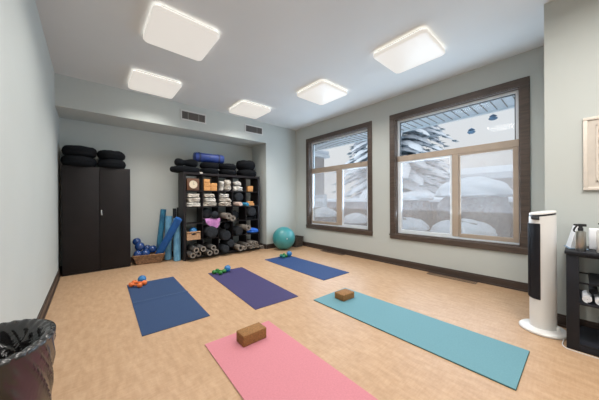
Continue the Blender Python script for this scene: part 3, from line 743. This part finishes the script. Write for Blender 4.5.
# ------------------------------------------------------------------ tower fan
t = empty('tower_fan', (3.205, .225, 0), 0, 'white tower fan with a black front grille in front of the right window edge', 'fan')
def ell(rx, ry, z, rot=0, n=40, dx=0, dy=0):
    return [(dx + rx * math.cos(2 * PI * i / n), dy + ry * math.sin(2 * PI * i / n), z) for i in range(n)]
MB().rings([ell(.162, .162, .001), ell(.168, .168, .006), ell(.168, .168, .018), ell(.158, .158, .028), ell(.12, .12, .034)]).build('base', 'white', t)
FA = math.radians(122)  # facing direction of the grille
def body_ring(z, s=1.0, n=44, front=0):
    pts = []
    for i in range(n):
        a = 2 * PI * i / n; r = .090 * s
        c, s2 = math.cos(a), math.sin(a)
        x = .090 * s * math.copysign(abs(c) ** .8, c); y = .079 * s * math.copysign(abs(s2) ** .8, s2)
        pts.append((x * math.cos(FA) - y * math.sin(FA), x * math.sin(FA) + y * math.cos(FA), z))
    return pts
MB().rings([body_ring(.03, .98), body_ring(.05, .99), body_ring(.17, 1), body_ring(.6, 1), body_ring(1.04, 1.0), [(x, y, z - .014 * (x * math.cos(FA) + y * math.sin(FA)) / .09) for x, y, z in body_ring(1.073, 1.0)]]).build('body', 'white', t, smooth=40)
def tilt(pts):
    return [(x, y, z - .014 * (x * math.cos(FA) + y * math.sin(FA)) / .09) for x, y, z in pts]
MB().rings([tilt(body_ring(1.074, .97)), tilt(body_ring(1.090, .97))]).build('top_panel', 'blackplastic', t)
MB().rings([tilt(body_ring(1.0905, 1.0)), tilt(body_ring(1.104, .99)), tilt(body_ring(1.107, .93))]).build('top_rim', 'white', t)
def on_body(a, z, off):
    c, s2 = math.cos(a), math.sin(a); x = (.090 + off) * math.copysign(abs(c) ** .8, c); y = (.079 + off) * math.copysign(abs(s2) ** .8, s2)
    return (x * math.cos(FA) - y * math.sin(FA), x * math.sin(FA) + y * math.cos(FA), z)
GA0, GA1 = math.radians(-58), math.radians(58)
b = MB(); rs = []
for j in range(3):
    z = (.30, .66, 1.0)[j]
    rs.append([on_body(GA0 + (GA1 - GA0) * i / 20, z, .004) for i in range(21)] + [on_body(GA1 + (GA0 - GA1) * i / 20, z, -.003) for i in range(21)])
b.rings(rs); gr = b.build('front_grille', 'blackplastic', t)
b = MB()
for i in range(0, 21):
    a = GA0 + (GA1 - GA0) * i / 20
    b.tube([on_body(a, .305, .006), on_body(a, .995, .006)], .0022, 5)
b.build('grille_bars', 'grille', gr)
b = MB(); p0 = on_body(math.radians(-25), 1.045, .004); p1 = on_body(math.radians(35), 1.045, .004)
b.tube([on_body(math.radians(a), 1.05, .0) for a in range(15, 60, 5)], .017, 8); b.build('grip', 'blackplastic', t)
b = MB(); b.lathe([(.004, 0), (.014, 0), (.014, .03), (.010, .034), (.002, .034)], 16, Matrix.Translation((-.012, -.098, .034))); b.build('cord_guide', 'white', t)
# cord
pts = [(3.215, .10, .040), (3.17, .088, .034), (3.08, .092, .006), (3.0, .095, .005), (2.950, .075, .005), (2.934, .0, .005), (2.93, -.3, .005), (2.935, -.8, .005), (3.1, -1.6, .005)]
def smooth_pts(p, n=6):
    p = [Vector(q) for q in p]; out = []
    for i in range(len(p) - 1):
        a, b_, c, d = p[max(i - 1, 0)], p[i], p[i + 1], p[min(i + 2, len(p) - 1)]
        for k in range(n):
            u = k / n; out.append(.5 * ((2 * b_) + (-a + c) * u + (2 * a - 5 * b_ + 4 * c - d) * u * u + (-a + 3 * b_ - 3 * c + d) * u ** 3))
    out.append(p[-1]); return out
tmesh(MB().tube(smooth_pts(pts), .0035, 6), 'power_cord', 'white', 'thin white power cord on the floor along the foot of the black table', 'cord')

# ------------------------------------------------------------------ black side table
TX0, TX1, TY1, TY0 = 2.965, 3.405, .072, -.95
t = empty('side_table', ((TX0 + TX1) / 2, (TY0 + TY1) / 2, 0), 0, 'black open side table with shelves against the right wall', 'table')
ox, oy = (TX0 + TX1) / 2, (TY0 + TY1) / 2
def tb(nm, x0, x1, y0, y1, z0, z1, bev=.004): return MB().box(x0 - ox, x1 - ox, y0 - oy, y1 - oy, z0, z1, bev, 2).build(nm, 'tableblk', t)
tb('tabletop', TX0 - .012, TX1, TY0 - .01, TY1 + .008, .775, .800)
tb('apron', TX0, TX0 + .02, TY0 + .07, TY1 - .07, .757, .775)
for x0 in (TX0, TX1 - .045):
    for y0 in (TY1 - .072, TY0): tb('leg', x0, x0 + .045, y0, y0 + .072, 0, .775)
tb('rail', TX0 + .004, TX0 + .014, TY0 + .06, TY1 - .06, .545, .558, .002); tb('rail', TX1 - .02, TX1 - .01, TY0 + .06, TY1 - .06, .545, .558, .002)
tb('shelf_board', TX0 + .003, TX1 - .002, TY0 + .05, TY1 - .05, .375, .395)
tb('shelf_board', TX0 + .001, TX1 - .001, TY0 + .05, TY1 - .05, .045, .065)
tb('rail', TX0 + .001, TX0 + .03, TY0 + .06, TY1 - .06, .0, .045)
# things on the table
def spray(x, y, rz, r, h, label):
    t = empty('spray_bottle', (x, y, .8005), rz, label, 'bottle', 'metal bottles on the side table')
    MB().lathe([(r * .96, 0), (r, .004), (r, h - .01), (r * .97, h - .002), (r * .6, h + .003), (.014, h + .006), (.014, h + .014)], 32).build('bottle_body', 'chrome', t)
    b = MB(); b.lathe([(.016, h + .006), (.016, h + .026), (.012, h + .03), (.011, h + .045)], 20)
    b.box(-.016, .032, -.011, .011, h + .040, h + .062, .004, 2)
    b.build('spray_head', 'blackplastic', t)
    b = MB(); b.box(-.040, -.015, -.009, .009, h + .046, h + .060, .003, 2); b.build('nozzle', 'blackplastic', t)
    b = MB(); b.tube([(-.018, 0, h + .048), (-.030, 0, h + .03), (-.038, 0, h + .008), (-.034, 0, h - .008)][::-1], [.004, .006, .006, .005], 8); b.build('trigger', 'blackplastic', t)
spray(3.055, -.008, math.radians(-80), .031, .158, 'brushed metal spray bottle with a black trigger, nearest the table end')
t = empty('pump_bottle', (3.04, -.130, .8005), math.radians(150), 'larger pale bottle with a black pump top at the right edge of the photo', 'bottle', 'metal bottles on the side table')
MB().lathe([(.038, 0), (.041, .005), (.041, .165), (.036, .178), (.016, .184)], 32).build('bottle_body', 'white', t)
b = MB(); b.lathe([(.018, .182), (.018, .200), (.007, .204), (.007, .222), (.020, .224), (.022, .234), (.015, .238)], 20); b.box(0, .055, -.008, .008, .224, .236, .003, 2); b.build('pump', 'blackplastic', t)
t = empty('sign_holder', (3.185, .022, .8005), math.radians(12), 'white slanted card stand at the table end behind the spray bottle', 'sign holder')
b = MB(); b.rings([[(-.07, -.05, 0), (.07, -.05, 0), (.07, .045, 0), (-.07, .045, 0)], [(-.06, -.018, .20), (.06, -.018, .20), (.06, .0, .20), (-.06, .0, .20)]]); b.build('card', 'paper', t, smooth=0)
MB().box(-.085, .085, -.06, .055, -.0, .006, .002, 1).build('foot', 'feeder', t)
tmesh(MB().box(-.06, .06, -.05, .05, 0, .17, .006, 2), 'paper_box', 'paper', 'white box between the two bottles on the side table', 'box', None, (3.25, -.105, .8005))
# things on its shelf
for i, (x, y, lab) in enumerate(((2.985, -.042, 'white rolled towel nearest the table end'), (2.985, -.108, 'white rolled towel, second from the table end'), (2.99, -.36, 'white rolled towel furthest from the table end'))):
    roll(x, .395 + .031, .030, 0, .2, 'towel', lab, 3, .12, 'rolled towels on the side table shelf', 'towel', 'rolled_towel', loc=(x, y, .3955 + .031), rot=Matrix.Rotation(PI / 2, 4, 'Y'))
for i, (x, y, lab) in enumerate(((3.03, -.075, 'grey rolled cloth lying on the white towels, left'), (3.035, -.160, 'grey rolled cloth lying on the white towels, right'))):
    roll(x, 0, .028, 0, .18, 'greyfab', lab, 3, .2, 'grey cloths on the side table shelf', 'cloth', 'rolled_cloth', loc=(x, y, .4850 - (.022 if i else 0)), rot=Matrix.Rotation(PI / 2, 4, 'Y'))
tmesh(MB().pillow((0, 0, .05), (.24, .12, .10), k=3, cuts=11, nz=.03, nf=9, seed=3), 'peach_cloth', 'peach', 'pale peach folded cloth on the side table shelf at the right edge', 'cloth', None, (3.09, -.215 + .002, .3955), 0)
b = MB(); b.rings([[(-.09, -.11, 0), (.09, -.11, 0), (.09, .075, 0), (-.09, .075, 0)], [(-.06, -.11, .155), (.06, -.11, .155), (.06, -.07, .155), (-.06, -.07, .155)]])
tmesh(b, 'black_bag', 'blackfab', 'black sloping bag standing on the rail tray at the right edge', 'bag', None, (3.16, -.22, .5625))
tb2 = MB().box(TX0 + .005 - ox, TX1 - .01 - ox, TY0 + .05 - oy, TY1 - .072 - .05 - oy, .5585, .5615)
bpy_t = bpy.data.objects['side_table']; tb2.build('wire_tray', 'tableblk', bpy_t, smooth=0)

# ------------------------------------------------------------------ framed picture
PY1, PY0, PZ0, PZ1 = -.026, -.74, 1.303, 1.962
t = empty('framed_picture', (XB, (PY0 + PY1) / 2, PZ0), 0, 'pale framed picture hanging on the right wall above the table', 'picture')
hw = (PY1 - PY0) / 2; hh = PZ1 - PZ0; f = .028
b = MB(); b.box(-.028, -.002, -hw, hw, 0, f, .005, 2); b.box(-.028, -.002, -hw, hw, hh - f, hh, .005, 2); b.box(-.028, -.002, -hw, -hw + f, f, hh - f, .005, 2); b.box(-.028, -.002, hw - f, hw, f, hh - f, .005, 2)
b.build('outer_frame', 'frame', t)
MB().box(-.016, -.004, -hw + f, hw - f, f, hh - f).build('mount', 'picmat', t, smooth=0)
b = MB(); g_ = .075
b.box(-.024, -.012, -hw + g_, hw - g_, g_, g_ + .014, .003, 1); b.box(-.024, -.012, -hw + g_, hw - g_, hh - g_ - .014, hh - g_, .003, 1)
b.box(-.024, -.012, -hw + g_, -hw + g_ + .014, g_, hh - g_, .003, 1); b.box(-.024, -.012, hw - g_ - .014, hw - g_, g_, hh - g_, .003, 1)
b.build('inner_frame', 'frame', t)
MB().box(-.018, -.015, -hw + g_ + .012, hw - g_ - .012, g_ + .012, hh - g_ - .012).build('painting', 'painting', t, smooth=0)

# ------------------------------------------------------------------ trash can with black bag
TCX, TCY = -.236, 1.195
ZR = .785
t = empty('trash_can', (TCX, TCY, 0), 0, 'cream white trash can in the lower left corner beside the left wall', 'trash can')
def oval(rx, ry, z, n=48):
    return [(rx * math.cos(2 * PI * i / n), ry * math.sin(2 * PI * i / n), z) for i in range(n)]
AX, AY = .130, .160
MB().rings([oval(AX * .80, AY * .80, .0), oval(AX * .82, AY * .82, .01), oval(AX * .97, AY * .97, ZR - .02), oval(AX, AY, ZR - .015), oval(AX, AY, ZR - .004), oval(AX - .008, AY - .008, ZR - .004), oval(AX - .010, AY - .012, ZR - .03), oval(AX * .75, AY * .75, .02)]).build('can_body', 'binwhite', t)
MB().tube([(x, y, z) for x, y, z in oval(AX + .001, AY + .001, ZR - .012)] + [oval(AX + .001, AY + .001, ZR - .012)[0]], .005, 8).build('rim', 'binwhite', t)
tb_ = empty('trash_bag', (TCX, TCY, ZR), 0, 'shiny black plastic bag lining the trash can and folded over its rim', 'trash bag')
N = 200
def crease(a, v, f=1.0, sh=0):
    p = Vector((math.cos(a + v * 1.5 + sh) * 3.3 * f, math.sin(a + v * 1.5 + sh) * 3.3 * f, v * .8 + sh))
    q = max(0, 1 - abs(noise.noise(p * 1.3)) * 3.2) ** 2
    q2 = max(0, 1 - abs(noise.noise(p * 2.7 + Vector((5, 1, 7)))) * 3.0) ** 2
    return .85 * q + .15 * q2 + .25 * noise.noise(p * .8)
b = MB(); rs = []
JO = 26
for j in range(JO + 1):
    u = j / JO; ring = []
    for i in range(N):
        a = 2 * PI * i / N
        k = crease(a, u * .9)
        off = .008 + .008 * u ** 4 + max(-.003, .010 * k) * (1 - u ** 6)
        zl = -.30 - .035 * noise.noise(Vector((math.cos(a) * 1.5, math.sin(a) * 1.5, 4)))
        zz = zl * (1 - u) + .004 * u
        tp = 1 + .25 * zz / ZR
        x = max((AX * tp + off) * math.cos(a), L - TCX + .004); ring.append((x, (AY * tp + off) * math.sin(a), zz))
    rs.append(ring)
rs.append([((AX + .004) * math.cos(2 * PI * i / N), (AY + .004) * math.sin(2 * PI * i / N), .009 + .002 * math.sin(i * .9)) for i in range(N)])
rs.append([((AX - .006) * math.cos(2 * PI * i / N), (AY - .006) * math.sin(2 * PI * i / N), .006 + .002 * math.sin(i * .9)) for i in range(N)])
JI = 26
for j in range(1, JI + 1):
    u = j / JI; ring = []
    for i in range(N):
        a = 2 * PI * i / N
        k = crease(a, u * 1.1, .55, 2)
        off = -.016 - .030 * u - max(0, .040 * k) * min(1, u * 4)
        ring.append(((AX + off) * math.cos(a), (AY + off) * math.sin(a), -.23 * u + .012 * k * u))
    rs.append(ring)
b.rings(rs, True, False, True); b.build('bag_film', 'bag', tb_, smooth=75)
b = MB()
rnd = random.Random(5)
for k in range(5):
    a = k * 1.26; q = .035
    b.pillow((q * math.cos(a) * .5, q * 1.4 * math.sin(a), -.17 + .010 * k), (.10, .15, .07), k=2.4, cuts=13, nz=.045, nf=20, seed=k, rotz=a)
tag(b.build('slack_film', 'bag', tb_, smooth=75), 'crumpled slack film inside')

# ------------------------------------------------------------------ outdoors
S_ = MB()
N1 = 40; rs = []
for i in range(N1 + 1):
    x = R + .25 + 14 * i / N1
    rs.append([(x, -8 + 26 * j / 60, -.15 + .10 * noise.noise(Vector((x * .7, (-8 + 26 * j / 60) * .7, 0)))) for j in range(61)])
S_.rings(rs, close=False); o = S_.build('ground', 'snow', smooth=80); o['kind'] = 'structure'
# roof eave over the windows, with slatted soffit
t = empty('roof_eave', (R + .2, 2.6, 2.93), 0, 'white slatted eave soffit outside above the windows', 'eave')
MB().box(0, 1.32, -4.0, 6.0, 0, .10).build('soffit_board', 'soffit', t, smooth=0)
b = MB()
for i in range(66):
    y = -4 + .15 * i; b.box(0, 1.28, y, y + .014, -.010, .0)
b.build('soffit_battens', 'divider', t, smooth=0)
MB().box(1.28, 1.34, -4.0, 6.0, -.035, .20).build('fascia', 'soffit', t, smooth=0)
# fence with snow
def snow_strip(b, p0, p1, w, h, n=40, seed=0, var=.5):
    rs = []
    p0, p1 = Vector(p0), Vector(p1); d = (p1 - p0); nrm = Vector((-d.y, d.x, 0)).normalized()
    for i in range(n + 1):
        p = p0 + d * i / n; hh_ = h * (1 + var * noise.noise(Vector((i * .23 + seed, seed, 0)))); ww = w * (1 + .2 * noise.noise(Vector((i * .3, seed + 4, 0))))
        rs.append([p + nrm * ww * math.cos(PI * k / 10) + Vector((0, 0, hh_ * math.sin(PI * k / 10) ** .8)) for k in range(11)] + [p + Vector((0, 0, -.01))])
    b.rings(rs)
t = empty('wooden_fence', (7.9, 3.6, -.15), 0, 'low weathered wooden fence outside with thick snow on top', 'fence')
b = MB()
for i in range(58): y = -5 + .16 * i; b.box(-.012, .012, y, y + .152, 0, 1.30 + .01 * math.sin(i * 3.1))
b.build('boards', 'fence', t, smooth=0)
b = MB(); snow_strip(b, (0, -5, 1.30), (0, 4.3, 1.30), .12, .13, 60, 3); tag(b.build('snow_cap', 'snow', t, smooth=70), 'white snow along the top')
def mound(name, c, s, label, cat, snow_from=.1, seed=0, m='shrub', group=None):
    t = empty(name, (c[0], c[1], -.12), 0, label, cat, group)
    H_ = c[2] + .12
    MB().ball((0, 0, H_ * .48), 1, 4, (s[0] * .92, s[1] * .92, H_ * .5), .18, 2.2 + seed * .1).build('twigs', m, t, smooth=80)
    b = MB(); b.ball((0, 0, 0), 1, 5, (1, 1, 1), .10, 1.8 + seed * .13)
    for v in b.bm.verts:
        z = v.co.z
        if z < 0: z *= .25
        v.co = Vector((v.co.x * s[0], v.co.y * s[1], H_ - s[2] + z * s[2]))
    tag(b.build('snow_cap', 'snow', t, smooth=80), 'rounded white snow')
g = 'snow covered shrubs outside'
mound('snow_covered_shrub', (5.75, 2.72, .80), (.5, .48, .26), 'low snow-covered shrub at the left foot of the large window', 'shrub', seed=1, group=g)
mound('snow_covered_shrub', (5.85, 1.60, .82), (.5, .58, .28), 'low snow-covered shrub at the middle foot of the large window', 'shrub', seed=2, group=g)
mound('snow_covered_shrub', (7.15, 1.75, 1.76), (.60, .80, .42), 'large rounded snow-covered shrub filling the right half of the large window', 'shrub', seed=3, group=g)
mound('snow_covered_shrub', (7.15, 3.2, 1.45), (.55, .55, .22), 'snow-covered shrub behind the left half of the large window', 'shrub', seed=4, group=g)
mound('snow_covered_shrub', (7.2, .15, 1.40), (.5, .7, .22), 'snow-covered shrub at the right edge of the large window', 'shrub', seed=5, group=g)
mound('snow_covered_shrub', (6.6, 6.2, .95), (.5, .45, .3), 'snow-covered shrub outside the far window at left', 'shrub', seed=6, group=g)
mound('snow_covered_shrub', (7.2, 5.2, .75), (.45, .45, .3), 'snow-covered shrub outside the far window at right', 'shrub', seed=7, group=g)
# spruce
def spruce(x, y, hgt, rad, label, seed, zmin=.5):
    rnd = random.Random(seed)
    t = empty('spruce_tree', (x, y, -.15), 0, label, 'tree')
    MB().tube([(0, 0, 0), (0, 0, hgt * .5), (0, 0, hgt)], [.13, .08, .01], 10).build('trunk', 'bark', t)
    nb = MB(); sn = MB(); lev = int(hgt / .34)
    for k in range(lev):
        z = zmin + (hgt - zmin - .1) * k / lev; rr = rad * (1 - (z - zmin) / (hgt - zmin)) ** .8 + .1
        nbr = 11
        for q in range(nbr):
            a = 2 * PI * (q + rnd.random() * .6) / nbr + k; ln = rr * (.8 + .3 * rnd.random())
            dx, dy = math.cos(a), math.sin(a); P = []
            for s in range(8):
                u = s / 7; P.append(Vector((dx * ln * u, dy * ln * u, z + .10 * ln * math.sin(u * 2.4) - .28 * ln * u * u)))
            side = Vector((-dy, dx, 0))
            for s in range(1, 8):
                p = P[s]; wdt = .30 * ln * (1 - s / 9) + .05
                for sd in (-1, 1):
                    for m_ in range(5):
                        tip = p + side * sd * wdt * (.55 + .55 * rnd.random()) + Vector((dx, dy, 0)) * (.05 + .16 * rnd.random()) + Vector((0, 0, -.02 - .08 * rnd.random()))
                        o1 = Vector((dx, dy, 0)) * .022; base = p + Vector((dx, dy, 0)) * rnd.uniform(-.06, .06)
                        v = [nb.bm.verts.new(w_) for w_ in (base - o1, base + o1, tip)]; nb.bm.faces.new(v)
                        v = [nb.bm.verts.new(w_) for w_ in (base - Vector((0, 0, .03)), base + Vector((0, 0, .02)), tip)]; nb.bm.faces.new(v)
            if rnd.random() < .9:
                rs = []
                for s in range(2, 8):
                    p = P[s] + Vector((0, 0, .01)); wdt = (.19 * ln * (1 - s / 10) + .02) * (.35 if s in (2, 7) else .8 + .5 * rnd.random())
                    rs.append([p + side * wdt * math.cos(PI * c / 6) + Vector((0, 0, wdt * .55 * math.sin(PI * c / 6) + .012)) for c in range(7)])
                sn.rings(rs)
    f = nb.build('needles', 'needles', t, smooth=0); tag(f, kind='stuff')
    tag(sn.build('snow_load', 'snow', t, smooth=70), 'snow lying on the boughs')
    return t
spruce(11.4, 6.0, 12.0, 3.1, 'large snow-covered spruce outside between the two windows', 3)
# neighbouring house
t = empty('neighbouring_house', (15.5, 3.0, -.2), 0, 'low pale neighbouring building with a snowy roof beyond the fence', 'building')
MB().box(0, 4, -6, 5.0, 0, 2.45).build('wall', 'housewall', t, smooth=0)
b = MB()
for i in range(14): b.box(-.03, 0, -6, 5.0, .15 + i * .16, .16 + i * .16)
b.build('siding_lines', 'fence', t, smooth=0)
b = MB(); b.rings([[(-.4, -6.3, 2.45), (4.4, -6.3, 2.45), (3, -6.3, 3.3), (1.4, -6.3, 3.25), (-.4, -6.3, 2.75)], [(-.4, 5.3, 2.45), (4.4, 5.3, 2.45), (3, 5.3, 3.3), (1.4, 5.3, 3.25), (-.4, 5.3, 2.75)]]); tag(b.build('snowy_roof', 'snow', t, smooth=0), 'roof under smooth snow')
t = empty('garden_shed', (9.2, 10.5, -.2), 0, 'pale flat-walled outbuilding seen at the left of the far window', 'building')
MB().box(-.9, .7, -1.2, 1.2, 0, 3.75).build('wall', 'housewall', t, smooth=0)
MB().box(-1.1, .9, -1.45, 1.4, 3.75, 3.9).build('roof', 'soffit', t, smooth=0)
b = MB(); b.box(-1.1, .9, -1.45, 1.4, 3.9, 4.15, .1, 3); b.build('snow_cap', 'snow', t)
t = empty('deck_railing', (6.6, 7.0, -.15), 0, 'white deck railing outside the far window', 'railing')
b = MB(); b.box(-.9, .9, -.03, .03, 1.50, 1.58); b.box(-.9, .9, -.02, .02, 1.08, 1.13)
for i in range(19): x = -.9 + .1 * i; b.box(x - .015, x + .015, -.015, .015, 1.1, 1.5)
b.build('rails', 'vinyl', t, smooth=0)
for x in (-.9, .9): MB().box(x - .05, x + .05, -.05, .05, 0, 1.62).build('post', 'vinyl', t, smooth=0)
MB().box(-.88, .88, -.01, .01, 0, 1.06).build('skirt_panel', 'housewall', t, smooth=0)
# two little feeders hanging from the eave
def feeder(x, y, z, label, seed):
    t = empty('bird_feeder', (x, y, z), 0, label, 'bird feeder', 'hanging bird feeders')
    MB().ball((0, 0, 0), .055, 3, (1, 1.1, .62), .25, 3 + seed).build('seed_tray', 'feeder', t)
    MB().lathe([(.002, .075), (.05, .045), (.055, .038), (.012, .04)], 20).build('roof', 'feeder', t)
    MB().tube([(0, 0, .07), (0, 0, 2.93 - z)], .0012, 5).build('hanging_wire', 'soffit', t)
feeder(5.35, 1.30, 2.47, 'small blue-grey bird feeder hanging under the eave, left and lower one', 1)
feeder(5.35, .98, 2.64, 'small blue-grey bird feeder hanging under the eave, right and higher one', 2)

sd = bpy.data.lights.new('overcast_sun', 'SUN'); sd.energy = 2.0; sd.angle = math.radians(70); sd.color = (.92, .96, 1)
so = bpy.data.objects.new('overcast_sun', sd); COL.objects.link(so); so.rotation_euler = (math.radians(-12), math.radians(-30), 0)
# ------------------------------------------------------------------ world, camera, view
w = bpy.data.worlds.new('overcast_sky'); bpy.context.scene.world = w; w.use_nodes = True
nt = w.node_tree; bg = nt.nodes['Background']
tc = nt.nodes.new('ShaderNodeTexCoord'); sp = nt.nodes.new('ShaderNodeSeparateXYZ'); cr = nt.nodes.new('ShaderNodeValToRGB')
nt.links.new(tc.outputs['Generated'], sp.inputs[0]); nt.links.new(sp.outputs['Z'], cr.inputs['Fac'])
cr.color_ramp.elements[0].position = 0; cr.color_ramp.elements[0].color = (.80, .76, .75, 1)
cr.color_ramp.elements[1].position = .8; cr.color_ramp.elements[1].color = (.74, .79, .86, 1)
nt.links.new(cr.outputs['Color'], bg.inputs['Color']); bg.inputs['Strength'].default_value = 1.22

cd = bpy.data.cameras.new('camera'); cam = bpy.data.objects.new('camera', cd); COL.objects.link(cam)
cd.sensor_fit = 'HORIZONTAL'; cd.sensor_width = 36; cd.lens = 36 * 242.34 / 599; cd.clip_start = .02
yw, rl = math.radians(40.934), math.radians(-.334)
F = Vector((math.sin(yw), math.cos(yw), 0)); Rv = Vector((math.cos(yw), -math.sin(yw), 0)); U = Vector((0, 0, 1))
R2 = Rv * math.cos(rl) + U * math.sin(rl); U2 = -Rv * math.sin(rl) + U * math.cos(rl)
mt = Matrix((R2, U2, -F)).transposed().to_4x4(); mt.translation = (0, 0, 1.23)
cam.matrix_world = mt
sc = bpy.context.scene; sc.camera = cam
vs = sc.view_settings; vs.view_transform = 'Standard'; vs.look = 'None'; vs.exposure = -.19; vs.gamma = 1; vs.use_curve_mapping = False
